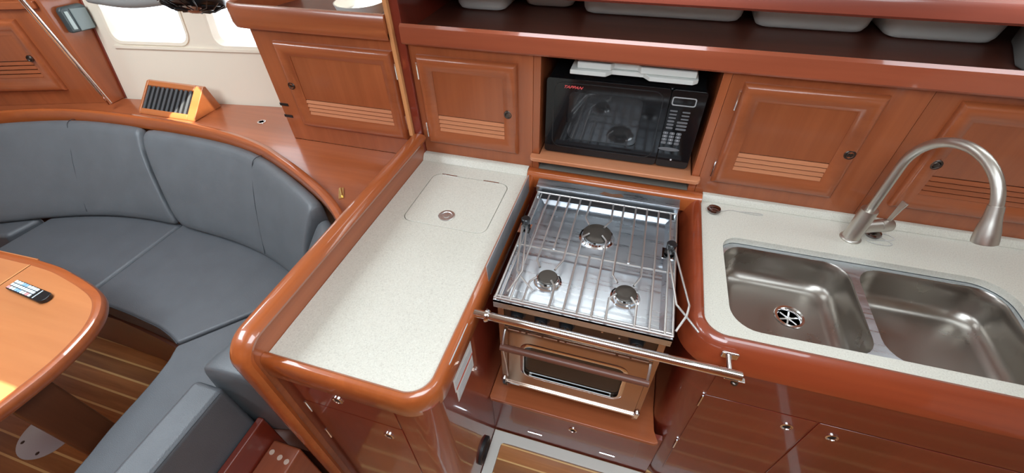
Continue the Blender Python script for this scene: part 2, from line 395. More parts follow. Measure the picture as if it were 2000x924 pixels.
# long shelf above the galley cabinets with its fiddle
t = thing('galley_shelf', 'long mahogany shelf over galley cabinets, dark inside with white bins', 'shelf', (.4, 1.4, 1.40))
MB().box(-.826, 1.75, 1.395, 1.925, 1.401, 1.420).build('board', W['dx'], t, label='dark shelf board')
prf = [(0, 1.393), (-.0, 1.452), (-.006, 1.458), (-.016, 1.460), (-.026, 1.452), (-.028, 1.44), (-.028, 1.400), (-.022, 1.393)]
MB().sweep([(-.826, 1.400), (1.75, 1.400)], prf).build('fiddle', wood('shelf_fiddle', (.30, .065, .03), (.44, .11, .05), 0, .3, 1, .07), t)
t = thing('saloon_shelf', 'cherry shelf with curved end over saloon cabinet', 'shelf', (-1.2, 1.4, 1.40))
pp = catmull([(-1.50, 1.72), (-1.535, 1.60), (-1.56, 1.47), (-1.555, 1.41), (-1.53, 1.388), (-1.48, 1.382)], 5)+[(-.880, 1.382)]
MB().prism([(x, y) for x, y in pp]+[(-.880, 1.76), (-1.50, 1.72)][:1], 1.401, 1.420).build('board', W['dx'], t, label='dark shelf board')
MB().sweep(pp, [(.016, 1.400), (.016, 1.478), (.008, 1.484), (-.004, 1.484), (-.010, 1.474), (-.012, 1.455), (-.012, 1.418), (-.006, 1.400)]).build('fiddle', W['cx'], t)
o = MB().lathe([(.055, 0), (.085, .012), (.098, .05), (.094, .05), (.08, .016), (.05, .008), (0, .008)], (-1.085, 1.56, 1.421), seg=36).build('bowl', WHITEP)
tag(o, 'white round bowl on the saloon shelf at top edge', 'bowl')

# partition between saloon and galley
t = thing('partition', 'dark wood partition with light wood front edge between saloon and galley', 'partition', (-.86, 1.5, .93))
MB().box(-.861, -.827, 1.397, 1.925, .93, 2.09).build('panel', W['mz'], t, bevel=.002)
MB().box(-.8775, -.8615, 1.383, 1.925, 1.022, 2.09).build('edge_strip', W['oak'], t, bevel=.002, label='light wood edge strip')

# white bins on the galley shelf
bins = [(-.765, -.535, 1.700, 'white plastic bin at the left end of the galley shelf'), (-.52, -.292, 1.80, 'white plastic bin second from left on the galley shelf, set furthest back'),
        (-.275, .305, 1.745, 'widest white plastic bin, above the microwave'), (.314, .680, 1.715, 'white plastic bin above the louvered cabinet right of the microwave'),
        (.690, 1.015, 1.690, 'white plastic bin at the right end of the galley shelf')]
for x0, x1, y, lab in bins:
    t = thing('storage_bin', lab, 'bin', ((x0+x1)/2, y+.05, 1.421), 'white bins on the galley shelf')
    xm = (x0+x1)/2; hw = (x1-x0)/2; m = MB(); rings = []
    lev = [(-.022, 0, .03), (-.008, .006, .035), (0, .02, .04), (.012, .11, .04), (.014, .17, .04)]
    prev = None
    for g, h, r in lev:
        ring = [m.bm.verts.new((px, py, 1.421+h)) for px, py in rrect(xm-hw+.014-g, xm+hw-.014+g, y-g+.0, 1.915+min(g, 0), r, 4)]
        if prev is None: m.face(list(reversed(ring)))
        else:
            for j in range(len(ring)): m.face([prev[j], prev[(j+1) % len(ring)], ring[(j+1) % len(ring)], ring[j]])
        prev = ring
    m.build('tub', BINW, t, solid=.003)
    MB().plate(rrect(xm-hw-.001+.001, xm+hw-.001, y-.02, 1.915, .04, 4), [rrect(xm-hw+.012, xm+hw-.012, y-.006, 1.905, .035, 4)], 1.590, 1.597).build('rim', BINW, t)
# pale padded lining at the right shelf end
o = MB().prism([(1.050, 1.74), (1.03, 1.68), (.970, 1.53), (.98, 1.43), (1.30, 1.43), (1.30, 1.74)], 1.4205, 1.556).build('folded_cloth', GREYF, bevel=.012, seg=3)
tag(o, 'pale grey folded cloth at the right end of the galley shelf', 'cloth')

# ------------------------------------------------------------------ microwave
MX0, MX1, MZ0, MZ1, MY = -.318, .212, 1.014, 1.306, 1.43
t = thing('microwave', 'black microwave oven with red lettering on its door', 'microwave', (-.05, MY, 1.008))
MB().box(MX0+.004, MX1-.004, MY+.02, 1.71, MZ0, MZ1-.004).build('case', BLACKP, t, bevel=.006)
for x in (MX0+.04, MX1-.04):
    for y in (MY+.05, 1.66): MB().lathe([(.012, 0), (.012, .007)], (x, y, 1.0085), seg=12).build('foot', RUBBER, t)
SX = .099
front = MB().plate(rrect(MX0, SX-.001, MZ0, MZ1, .012, 4), [rrect(-.236, .016, 1.078, 1.262, .022, 5)], -.022, 0, XZ(MY))
door = front.build('door', BLACKG, t, bevel=.0025)
MB().prism(rrect(-.236, .016, 1.078, 1.262, .022, 5), -.018, -.004, XZ(MY)).build('window', plain('microwave_window', (.022, .022, .023), .05, Specular_IOR_Level=.6), door)
MB().sweep(rrect(-.290, .078, 1.042, 1.292, .03, 5), [(-.0015, 0), (-.0015, .0016), (.0015, .0016), (.0015, 0)], True, XZ(MY)).build('groove_frame', BLACKP, door)
lg = text_mesh('lettering', 'TAPPAN', .0135, (-.226, MY-.0006, 1.2775), REDTX, door, shear=.45, offset=.0002, width=.066)
pn = MB().prism(rrect(SX+.001, MX1, MZ0, MZ1, .012, 4), -.022, 0, XZ(MY)).build('control_panel', BLACKG, t, bevel=.0025)
MB().plate(rrect(.106, .182, 1.252, 1.282, .007, 4), [rrect(.1095, .1785, 1.2555, 1.2785, .005, 4)], 0, .0014, XZ(MY)).build('display', GREYTX, pn)
def btn(x0, x1, z0, z1, mat=GREYTX, r=None):
    return MB().prism(rrect(x0, x1, z0, z1, r or (z1-z0)*.35, 3), 0, .0012, XZ(MY)).build('button', mat, pn)
BG = plain('button_grey', (.16, .165, .175), .4)
for k in range(3):
    btn(.107, .131, 1.2300-.0125*k, 1.2350-.0125*k, BG); btn(.147, .172, 1.2285-.0125*k, 1.2335-.0125*k, BG)
for k in range(3):
    btn(.106, .129, 1.1915-.0125*k, 1.1985-.0125*k, BG, .0034); btn(.138, .172, 1.1900-.0125*k, 1.1970-.0125*k, BG)
nums = ['1', '2', '3', '4', '5', '6', '7', '8', '9', None, '0', None]
for k, nn in enumerate(nums):
    x = .110+(k % 3)*.022; z = 1.1500-(k//3)*.0125
    kb = btn(x-.0085, x+.0085, z-.0048, z+.0048, BG)
    if nn: text_mesh('numeral', nn, .0085, (x, MY-.0016, z), WHTX, kb, offset=.0001)
MB().prism([(.1335+.036*math.cos(a*PI/12), 1.0880+.007*math.sin(a*PI/12)) for a in range(24)], 0, .0014, XZ(MY)).build('button', BG, pn)
MB().lathe([(.0035, 0), (.003, .0015)], (.150, MY, 1.046), (0, -1, 0), 12).build('door_button', WHTX, pn)
# white lids on the microwave
t = thing('plastic_lid', 'larger lower white plastic lid lying on the microwave', 'lid', (-.03, 1.5, 1.306), 'white lids on the microwave')
m = MB(); m.prism([(-.236, 1.405), (-.118, 1.405), (-.10, 1.43), (.00, 1.43), (.02, 1.405), (.152, 1.405), (.168, 1.42), (.168, 1.60), (-.236, 1.60)], 1.3335, 1.349); m.build('top', TRAYW, t, bevel=.003)
m = MB(); m.box(-.215, -.15, 1.54, 1.595, 1.3025, 1.3335); m.box(.09, .15, 1.54, 1.595, 1.3025, 1.3335); m.build('skirt', TRAYW, t, bevel=.003)
o = MB().prism([(-.215, 1.418), (-.105, 1.418), (-.095, 1.437), (-.02, 1.437), (-.01, 1.418), (.160, 1.418), (.160, 1.59), (-.215, 1.59)], 1.3495, 1.372).build('plastic_lid', TRAYW, bevel=.004)
tag(o, 'smaller upper white plastic lid, topmost of the two over the microwave', 'lid', 'white lids on the microwave')

# ------------------------------------------------------------------ left peninsula
t = thing('peninsula_cabinet', 'varnished mahogany peninsula cabinet under the long cream worktop', 'cabinet', (-.6, .9, 0))
FR = arc(-.405, .445, .06, 0, -90, 8)
body = [(-.345, 1.405)]+FR+[(-.829, .385), (-.829, 1.405)]
MB().prism(body, 0.0, .872).build('body', W['mz'], t)
rim_path = [(-.372, 1.372)]+arc(-.430, .465, .058, 0, -90, 10)+[(-.829, .407)]
rim_prof = [(0, .872), (0, .924), (.003, .931), (.010, .935), (.019, .9335), (.027, .926), (.031, .914), (.032, .900), (.032, .856), (.029, .850), (.0225, .850), (.0225, .872)]
rim_prof = [(a, b_) for a, b_ in rim_prof]
# left normal of a path going south is east: offsets are positive outward
MB().sweep(rim_path, rim_prof).build('rim', W['ry'], t, label='glossy rounded rail around the worktop')
def catch(parent, x, z, y, ax=(0, -1, 0)):
    m = MB(); m.lathe([(.0165, 0), (.0165, .003), (.0125, .0045), (.0115, .002), (.0105, .001)], (x, y, z), ax, 22); o = m.build('catch', CHROME, parent, label='round chrome finger catch')
    c = Vector((x, y, z))+Vector(ax)*.0012
    MB().lathe([(.0105, 0), (.0100, .0006), (0, .0006)], c, ax, 16).build('button', DARK, o)
dr = MB().prism(rrect(-.775, -.460, .735, .845, .002, 2), .0, .003, XZ(.385)).build('drawer_front', W['mx'], t, bevel=.0015); catch(dr, -.635, .811, .382)
dr = MB().prism(rrect(-.775, -.460, .06, .731, .002, 2), .0, .003, XZ(.385)).build('door', W['mz'], t, bevel=.0015); catch(dr, -.515, .662, .382)
for z in (.690, .50): MB().tube([(-.7775, .381, z-.03), (-.7775, .381, z+.03)], .003, 8).build('hinge', CHROME, dr)
MB().lathe([(.055, 0), (.055, .010), (.048, .014), (.040, .010), (.036, .004), (0, .004)], (-.345, .600, .12), (1, 0, 0), 32).build('round_cover', RUBBER, t, label='round black cover low on the side')

t = thing('peninsula_divider', 'tall varnished board with rounded rail dividing settee from cream worktop', 'divider', (-.84, .9, 0))
YZ = lambda u, v, w: (w, u, v)
out = [(1.40, 0), (1.40, 1.012)]+arc(.42, .952, .06, 90, 180, 6)+[(.36, 0)]
MB().prism(out, -.864, -.830, YZ).build('board', W['cy'], t)
cp = [(1.395, 1.010)]+arc(.415, .950, .06, 90, 180, 8)+[(.355, 0.0)]
capp = [(-.004, -.870), (.008, -.872), (.018, -.862), (.021, -.848), (.021, -.832), (.017, -.816), (.007, -.808), (-.004, -.812)]
MB().sweep(cp, [(-a, b_) for a, b_ in capp], False, YZ).build('cap_rail', W['ry'], t, label='glossy orange-brown rounded cap rail')

# worktop of the peninsula with ice-box lid
t = thing('worktop', 'cream speckled peninsula worktop with ice box lid left of the stove', 'worktop', (-.6, .9, .872))
wt = [(-.3735, 1.372)]+arc(-.430, .465, .0565, 0, -90, 10)+[(-.8285, .4085), (-.8285, 1.405), (-.3735, 1.405)]
lid = rrect(-.741, -.423, .998, 1.298, .035, 6)
MB().plate(wt, [lid], .8725, .920).build('slab', COUNT, t)
MB().sweep([(-.8285, 1.409), (-.3735, 1.409)], [(0, .9205), (0, .944), (-.022, .944), (-.026, .941), (-.040, .921)]).build('upstand', COUNT, t, label='low cream upstand at the back')
ld = MB().prism(rrect(-.7385, -.4255, 1.0005, 1.2955, .033, 6), .8725, .9205).build('lid', COUNT, t, bevel=.002, label='rounded square ice box lid')
for x in (-.675, -.498): MB().box(x-.033, x+.033, 1.2915, 1.2975, .9195, .9235).build('hinge', CHROME, ld, bevel=.001)
lt = MB().lathe([(.0285, 0), (.030, .002), (.027, .0035), (.021, .003), (.019, .001), (.012, .001), (.011, .003), (.006, .0038), (0, .0038)], (-.588, 1.058, .9205), seg=32).build('latch', ROD, ld, label='round chrome flush latch')

# notice on the peninsula side
t = thing('notice_sheet', 'white printed notice with red stripe on the wooden side below the crash bar', 'notice', (-.345, .57, .711))
o = MB().prism([(.505, .773), (.505, .929), (.636, .929), (.637, .775)], 0, .0008, lambda u, v, w: (-.3448+w, u, v)).build('upper_sheet', PAPER, t)
o2 = MB().prism([(.510, .711), (.510, .774), (.633, .776), (.633, .712)], 0, .0010, lambda u, v, w: (-.3448+w, u, v)).build('lower_sheet', PAPER, t)
m = MB()
for k in range(17):
    z = .922-.0085*k
    if k in (5, 11): continue
    L_ = .118 if k % 4 else .085
    m.box(-.3440, -.3436, .512, .512+L_, z-.0016, z+.0016)
m.build('print', GREYTX, o)
m = MB()
for k in range(5): m.box(-.3438, -.3434, .518, .622, .758-.0095*k-.0016, .758-.0095*k+.0016)
m.build('print', GREYTX, o2)
MB().box(-.3438, -.3434, .512, .635, .7755, .7835).build('stripe', REDSTR, o)

# ------------------------------------------------------------------ stove bay
t = thing('stove_bay', 'varnished mahogany bay holding the stove, with a toe shelf and flap below', 'cabinet', (-.04, 1.1, 0))
MB().box(-.344, .262, 1.385, 1.405, 0, .875).build('back_panel', W['mz'], t)
bp_ = [(-.3715, 1.380), (.262, 1.380)]
MB().sweep([(-.371, 1.412), (.2855, 1.412)], [(0, .878), (0, .936), (-.006, .943), (-.018, .946), (-.034, .945), (-.045, .938), (-.050, .926), (-.050, .878)]).build('rear_rail', W['rx'], t, bevel=.001, label='thick glossy rail behind the stove')
MB().prism([(-.344, 1.384), (-.344, .72), (-.338, .712), (.27, .712), (.285, .72), (.268, .76), (.261, .84), (.261, 1.384)], .325, .343).build('toe_shelf', W['cx'], t, bevel=.003)
MB().box(-.344, .300, .740, .758, 0, .3245).build('lower_panel', W['mx'], t)
fl = MB().prism(rrect(-.262, .235, .085, .300, .03, 4), 0, .003, XZ(.740)).build('flap', W['mx'], t, bevel=.001)
catch(fl, -.014, .215, .737)
for x in (-.165, .135): MB().tube([(x-.03, .7355, .0815), (x+.03, .7355, .0815)], .0032, 8).build('hinge', CHROME, fl)
o = MB().prism([(.815, .845), (.80, .990), (1.285, .990), (1.285, .845)], -.3430, -.3412, YZ).build('heat_shield', SHIELD)
tag(o, 'upright brushed steel heat shield left of the cooktop', 'heat shield')

# right-hand sink cabinet
t = thing('sink_cabinet', 'varnished dark red mahogany cabinet under the sink worktop', 'cabinet', (.9, 1.1, 0))
post = arc(.352, .835, .09, 180, 270, 10)
MB().plate([(.262, 1.405)]+post+[(1.75, .745), (1.75, 1.405)], [], 0, .70).build('body', W['mz'], t)
m = MB(); m.sweep([(.262, 1.405)]+post+[(1.75, .745)], [(0, .70), (0, .873), (.018, .873), (.018, .70)]).build('upper_band', W['mx'], t)
rp = [(.2855, 1.372)]+arc(.3425, .848, .057, 180, 270, 10)+[(1.75, .800)]
rw = [(0, .874), (0, .924), (-.003, .931), (-.011, .935), (-.022, .932), (-.033, .921), (-.042, .902), (-.050, .882), (-.057, .862), (-.0585, .846), (-.050, .846), (-.050, .874)]
MB().sweep(rp, rw).build('rim', W['r2x'], t, label='glossy rounded rail around the sink worktop')
dr = MB().prism(rrect(.347, .645, .10, .690, .002, 2), 0, .003, XZ(.745)).build('door', W['mz'], t, bevel=.0015); catch(dr, .589, .631, .742)
for z in (.655, .33): MB().tube([(.3435, .7405, z-.03), (.3435, .7405, z+.03)], .003, 8).build('hinge', CHROME, dr)
dr = MB().prism(rrect(.651, 1.15, .10, .690, .002, 2), 0, .003, XZ(.745)).build('door', W['mz'], t, bevel=.0015); catch(dr, .706, .634, .742)
MB().prism(rrect(.347, 1.60, .694, .842, .002, 2), 0, .0025, XZ(.745)).build('upper_panel', W['mx'], t, bevel=.001)

# sink worktop
t = thing('worktop', 'cream speckled sink worktop with a cutout around the double steel sink', 'worktop', (.9, 1.1, .874))
cut = arc(.430, .905, .075, 180, 270, 7)+[(.75, .837)]+arc(1.065, .915, .075, 270, 360, 7)+arc(1.050, 1.120, .090, 0, 90, 8)+arc(.405, 1.155, .055, 90, 180, 6)
MB().plate([(.287, 1.405), (.287, .848)]+arc(.3425, .848, .0555, 180, 270, 10)[1:]+[(1.75, .8015), (1.75, 1.405)], [cut], .896, .920).build('slab', COUNT, t, bevel=.0015)
MB().sweep([(.287, 1.409), (1.75, 1.409)], [(0, .9205), (0, .944), (-.012, .944), (-.016, .941), (-.024, .921)]).build('upstand', COUNT, t)

# double sink
t = thing('double_sink', 'stainless steel double bowl sink under the faucet', 'sink', (.74, 1.0, .76))
def rr2(x0, x1, y0, y1, r, n=6): return rrect(x0, x1, y0, y1, r, n)
B1 = (.358, .728, .845, 1.196, .065); B2 = (.750, 1.128, .848, 1.196, .070)
deck = [(x, y) for x, y in rrect(.335, 1.150, .828, 1.222, .07)]
MB().plate(deck, [rr2(*B1), rr2(*B2)], .8915, .8945).build('deck', STEEL, t, label='bright flat steel divider between the bowls')
def bowl(Bx, zf, drain):
    x0, x1, y0, y1, r = Bx; m = MB(); prev = None
    lev = [(0, .893), (.003, .888), (.006, .86), (.010, .83)]
    R_ = .045
    for k in range(0, 7):
        a = k/6*PI/2; lev.append((.012+R_*(1-math.cos(a)), zf+R_-R_*math.sin(a)))
    for g, z in lev:
        ring = [m.bm.verts.new((px, py, z)) for px, py in rr2(x0+g, x1-g, y0+g, y1-g, max(.02, r-g*.35), 6)]
        if prev:
            for j in range(len(ring)): m.face([prev[j], prev[(j+1) % len(ring)], ring[(j+1) % len(ring)], ring[j]])
        prev = ring
    # floor ring to the drain hole
    dx, dy = drain; n = len(prev)
    for rad, z in ((.062, zf-.001), (.043, zf-.002)):
        ring = []
        for v in prev if rad > .05 else ring0:
            a = math.atan2(v.co.y-dy, v.co.x-dx); ring.append(m.bm.verts.new((dx+rad*math.cos(a), dy+rad*math.sin(a), z)))
        src = prev if rad > .05 else ring0
        for j in range(n): m.face([src[j], src[(j+1) % n], ring[(j+1) % n], ring[j]])
        ring0 = ring
    o = m.build('bowl', SINKM, t, ang=60)
    d = MB().lathe([(.045, .0), (.043, .003), (.036, .003), (.033, -.001), (.030, -.012), (.029, -.02), (0, -.02)], (dx, dy, zf-.001), seg=32, cap0=False).build('drain', CHROME, o, label='round drain with cross strainer')
    m = MB(); m.lathe([(.009, 0), (.009, .003), (0, .003)], (dx, dy, zf-.012), seg=16)
    for k in range(6):
        a = k*PI/3+.3; m.tube([(dx, dy, zf-.0105), (dx+.029*math.cos(a), dy+.029*math.sin(a), zf-.0105)], .0028, 6)
    m.build('strainer', ROD, d)
    MB().lathe([(.029, 0), (0, 0)], (dx, dy, zf-.0195), seg=20).build('pipe', DARK, d)
bowl(B1, .780, (.583, 1.035)); bowl(B2, .780, (.960, .905))

# faucet
t = thing('faucet', 'brushed nickel gooseneck faucet arching over the sink', 'faucet', (.751, 1.305, .920))
bx, by = .751, 1.305; phi = -1.2032; dv = Vector((math.cos(phi), math.sin(phi), 0)); sv = Vector((math.cos(phi+PI/2), math.sin(phi+PI/2), 0))
MB().lathe([(.031, 0), (.031, .004), (.028, .007), (.0255, .008), (.0245, .010), (.0245, .118), (.0235, .122), (.015, .122)], (bx, by, .9202), seg=32).build('body', NICKEL, t)
P = [Vector((bx, by, 1.035)), Vector((bx, by, 1.12)), Vector((bx, by, 1.20))]
rad = .1342; th = 2.7285; Bv = Vector((bx, by, 1.203))
for k in range(1, 25):
    a = th*k/24; P.append(Bv+dv*(rad-rad*math.cos(a))+Vector((0, 0, rad*math.sin(a))))
tdir = (dv*math.sin(th)+Vector((0, 0, math.cos(th)))).normalized(); Ee = P[-1]
MB().tube(P+[Ee+tdir*.012], .0128, 20).build('spout', NICKEL, t)
MB().lathe([(.0150, -.006), (.0155, .0), (.0165, .018), (.0185, .034), (.0225, .055), (.0245, .078), (.0245, .086), (.021, .088), (.019, .084), (0, .084)], Ee, tdir, 28).build('spray_head', NICKEL, t)
vb = Vector((bx, by, .968))
vv = MB().lathe([(.0205, .015), (.0205, .068), (.0195, .069), (.0195, .071), (.0215, .072), (.0215, .106), (.0195, .110), (0, .110)], vb, sv, 26).build('valve', NICKEL, t)
m = MB(); L0 = vb+sv*.092+Vector((0, 0, .018)); L1 = L0+Vector((.010, .004, .075))
q = [(.006, L0), (.0065, L0.lerp(L1, .3)), (.0085, L0.lerp(L1, .7)), (.011, L1)]
rings = []
for hw, p in q: rings.append([m.bm.verts.new(p+dv*hw*sx_+sv*.0035*sy_) for sx_, sy_ in ((-1, -1), (1, -1), (1, 1), (-1, 1))])
m.face(rings[0]); m.face(rings[-1])
for A, B in zip(rings, rings[1:]):
    for j in range(4): m.face([A[j], A[(j+1) % 4], B[(j+1) % 4], B[j]])
m.build('lever', NICKEL, t, bevel=.0015)

# sink plugs on chains
def plug(x, y, lab, chain):
    t = thing('sink_plug', lab, 'sink plug', (x, y, .9205), 'sink plugs on chains')
    MB().lathe([(.019, 0), (.022, .004), (.0235, .010), (.021, .015), (.012, .018), (0, .0185)], (x, y, .9206), seg=28).build('stopper', plain('dark_chrome', (.30, .27, .27), .12, 1), t)
    c = catmull([(*p, .9225) for p in chain], 10); m = MB(); k = 0.0; last = Vector(c[0])
    for p in c[1:]:
        p = Vector(p)
        while (p-last).length > .0034:
            last = last+(p-last).normalized()*.0034; m.lathe([(0, -.0017), (.0015, -.0008), (.0018, 0), (.0015, .0008), (0, .0017)], last, seg=6)
    m.build('chain', ROD, t, label='thin ball chain')
plug(.327, 1.332, 'dark metal sink plug with chain on the worktop left of the sink', [(.350, 1.335), (.385, 1.352), (.42, 1.350), (.455, 1.347), (.485, 1.350), (.488, 1.357), (.455, 1.356), (.42, 1.353)])
plug(.823, 1.337, 'dark metal sink plug with chain beneath the faucet valve', [(.845, 1.330), (.87, 1.305), (.85, 1.292), (.81, 1.295), (.80, 1.305), (.83, 1.312), (.865, 1.320), (.885, 1.335), (.870, 1.350), (.84, 1.352)])

# ------------------------------------------------------------------ stove
t = thing('stove', 'stainless steel three burner marine stove with glass oven door', 'stove', (-.05, 1.0, .40))
SX0, SX1, SY0, SY1 = -.300, .200, .728, 1.262
m = MB(); m.box(-.294, -.274, .742, 1.25, .42, .905); m.box(.174, .194, .742, 1.25, .42, .905); m.box(-.274, .174, 1.23, 1.25, .42, .905); m.box(-.274, .174, .76, 1.23, .42, .435)
m.build('case', BRONZ, t, bevel=.002)
m = MB()
m.plate([(SX0, SY0), (SX1, SY0), (SX1, SY1), (SX0, SY1)], [[(SX0+.022, SY0+.016), (SX1-.022, SY0+.016), (SX1-.022, SY1-.03), (SX0+.022, SY1-.03)]], .930, .938)
m.sweep([(SX0, SY0), (SX1, SY0), (SX1, SY1), (SX0, SY1)], [(0, .906), (0, .9385), (.0015, .9385), (.0015, .906)], True)
m.sweep([(SX0+.022, SY0+.016), (SX1-.022, SY0+.016), (SX1-.022, SY1-.03), (SX0+.022, SY1-.03)], [(0, .930), (.012, .919), (.012, .917), (-.002, .928)], True)
m.box(SX0+.025, SX1-.025, SY0+.02, SY1-.034, .915, .919)
m.build('hob_tray', STEEL, t)
m = MB(); m.prism([(1.258, .940), (1.258, .966), (1.300, .972), (1.305, .940), (1.302, .940), (1.297, .968), (1.260, .963), (1.260, .940)], -.306, .202, YZ)
MB().box(-.290, .190, 1.224, 1.2615, .9385, .9395).build('rear_gap_shade', DARK, t, label='dark band painted as the shadow gap behind the hob')  # dark strip laid on the tray as the shadow below the rear lid
hs = m.build('rear_lid', STEEL, t, bevel=.0008, label='flat steel strip along the back')
MB().prism([(.875+.0*k, .0) for k in range(0)] or [(-.075, 1.268), (-.060, 1.280), (-.03, 1.275), (0, 1.282), (.012, 1.270), (-.01, 1.262), (-.05, 1.262)], 0, .0006, lambda u, v, w: (u, v, .9660+(v-1.258)*.143+w+.0002)).build('rust_stain', plain('rust', (.14, .06, .03), .8), hs)
def burner(x, y, r, cap):
    o = MB().lathe([(r, 0), (r*.98, .004), (r*.86, .006), (r*.80, .012), (r*.72, .013), (r*.70, .009), (0, .009)], (x, y, .919), seg=32).build('burner', CHROME, t)
    MB().lathe([(cap*.86, 0), (cap*.9, .006), (cap*.96, .008)], (x, y, .929), seg=28).build('burner_body', ROD, o)
    m = MB()
    for k in range(3):
        a = k*2*PI/3+.5; m.box(-.003, .003, -.004, .004, 0, .008, Matrix.Translation((x+cap*.98*math.cos(a), y+cap*.98*math.sin(a), .9275)) @ Matrix.Rotation(a, 4, 'Z'))
    m.build('clip', DARKST, o)
    MB().lathe([(cap*.94, 0), (cap, .002), (cap, .005), (cap*.9, .0075), (cap*.4, .008), (0, .008)], (x, y, .9365), seg=32).build('burner_cap', BURN, o)
burner(-.052, 1.085, .060, .047); burner(-.166, .852, .043, .030); burner(.066, .852, .044, .031)
# grate
GZ = .950; gr = .0034
m = MB()
def rod(*p, z=GZ, r=gr): m.tube([(a, b_, z) for a, b_ in p], r, 8)
rod((-.297, 1.243), (.198, 1.243)); rod((-.297, .964), (.198, .964), z=GZ-.006); rod((-.297, .729), (.198, .729)); rod((-.297, .741), (.198, .741), z=GZ-.004)
rod((-.295, 1.243), (-.293, .729)); rod((.197, 1.243), (.197, .729)); rod((-.282, 1.243), (-.280, .729), z=GZ-.006, r=.0028)
rod((-.250, 1.243), (-.249, .729)); rod((-.212, 1.243), (-.213, .905), (-.197, .877)); rod((-.174, 1.243), (-.174, .964))
rod((-.135, 1.243), (-.135, .923), (-.151, .878)); rod((-.099, 1.243), (-.101, 1.144), (-.084, 1.110)); rod((-.077, 1.068), (-.096, 1.046), (-.096, .729))
rod((-.058, .964), (-.058, .729)); rod((-.034, 1.068), (-.018, 1.046), (-.018, .729)); rod((-.019, 1.243), (-.015, 1.150), (-.034, 1.109))
rod((.019, 1.243), (.020, .903), (.037, .877)); rod((.060, 1.243), (.060, .964)); rod((.098, 1.243), (.101, .916), (.084, .877))
rod((.137, 1.243), (.137, .729)); rod((.177, 1.243), (.177, .729))
rod((-.197, .835), (-.212, .814), (-.213, .729)); rod((-.152, .834), (-.137, .812), (-.136, .729)); rod((.038, .835), (.021, .813), (.021, .729)); rod((.081, .833), (.098, .808), (.098, .729))
for x, y in ((-.294, 1.235), (.197, 1.235), (-.294, .735), (.197, .735), (-.294, .964), (.197, .964)): m.tube([(x, y, .937), (x, y, GZ)], .0035, 8)
m.build('grate', ROD, t, label='steel rod grate over the burners')
# pan clamps
for nm, kx, ky, arms in (('L', -.290, 1.052, [[(-.298, 1.03, .962), (-.256, .830, .966), (-.236, .808, .966), (-.192, .772, .962)], [(-.281, 1.03, .962), (-.240, .826, .972), (-.262, .748, .962)]]),
                         ('R', .180, 1.055, [[(.173, 1.035, .962), (.201, .827, .966), (.224, .797, .966), (.260, .755, .958)], [(.194, 1.04, .962), (.233, .828, .972), (.226, .790, .972), (.203, .744, .956)]])):
    kn = MB().lathe([(.016, 0), (.016, .004), (.011, .008), (.011, .014), (.0145, .018), (.0155, .034), (.013, .037), (0, .038)], (kx, ky, .946), seg=20).build('clamp_knob', BLACKP, t, label='black clamp knob')
    for a in arms:
        m = MB(); m.tube([(kx+(a[0][0]-kx)*.5, ky-.004, .960)]+a, .0032, 8); m.build('clamp_arm', ROD, kn, label='bent steel pan clamp arm')
    MB().box(kx-.022, kx+.018, ky-.028, ky+.02, .9385, .9405).build('clamp_plate', CHROME, kn)
# controls
cp_ = MB().box(-.274, .174, .752, .760, .802, .904).build('control_panel', DARKST, t)
for x, z in ((-.232, .868), (-.158, .868), (-.083, .868), (.118, .868)):
    kb = MB().lathe([(.024, 0), (.024, .004), (.0195, .007), (.018, .022), (.016, .024), (0, .024)], (x, .752, z), (0, -1, 0), 24).build('control_knob', BLACKP, t)
    MB().box(x-.0035, x+.0035, .722, .7295, z-.017, z+.017).build('grip', BLACKP, kb, bevel=.001)
for x, z in ((-.196, .893), (-.122, .893), (-.045, .893), (.02, .87), (.07, .86)): MB().lathe([(.0035, 0), (.003, .002), (0, .003)], (x, .752, z), (0, -1, 0), 10).build('screw', CHROME, cp_)
# oven door
dy_ = .742
od = MB().plate(rrect(-.278, .178, .462, .800, .004, 2), [rrect(-.214, .112, .535, .722, .028, 6)], 0, .016, XZ(.758)).build('oven_door', BRONZ, t, bevel=.0015)
MB().sweep(rrect(-.214, .112, .535, .722, .028, 6), [(.0, .010), (.0, .017), (.003, .0195), (-.006, .0195), (-.010, .017)], True, XZ(.758)).build('window_frame', CHROME, od)
MB().prism(rrect(-.212, .110, .537, .720, .026, 6), .004, .010, XZ(.758)).build('glass', ogm, od)
m = MB()
for x0, x1 in ((-.262, -.205), (-.198, -.105), (-.098, .070), (.078, .165)): m.tube([(x0, .738, .793), (x1, .738, .793)], .0025, 8)
m.build('top_trim', CHROME, od)
MB().box(-.285, .182, .7365, .758, .452, .461).build('bottom_trim', CHROME, od, bevel=.001)
MB().tube([(-.278, .704, .738), (.178, .704, .738)], .0115, 14).build('handle', W['handle'], od, label='dark handle bar with teak reflection in its brown colour')
for x in (-.272, .172):
    m = MB(); m.tube([(x, .740, .785), (x, .722, .770), (x, .704, .738)], .0042, 8); m.tube([(x, .704, .738), (x, .728, .60), (x, .740, .50)], .0028, 8) if x < 0 else None
    m.build('handle_bracket', ROD, od)
for x in (-.286, .186):
    m = MB(); m.lathe([(.010, 0), (.010, .006), (.007, .010), (0, .010)], (x, .742, .475), (0, -1, 0), 14); m.box(x-.006, x+.006, .735, .742, .445, .470); m.build('door_pivot', CHROME, t)

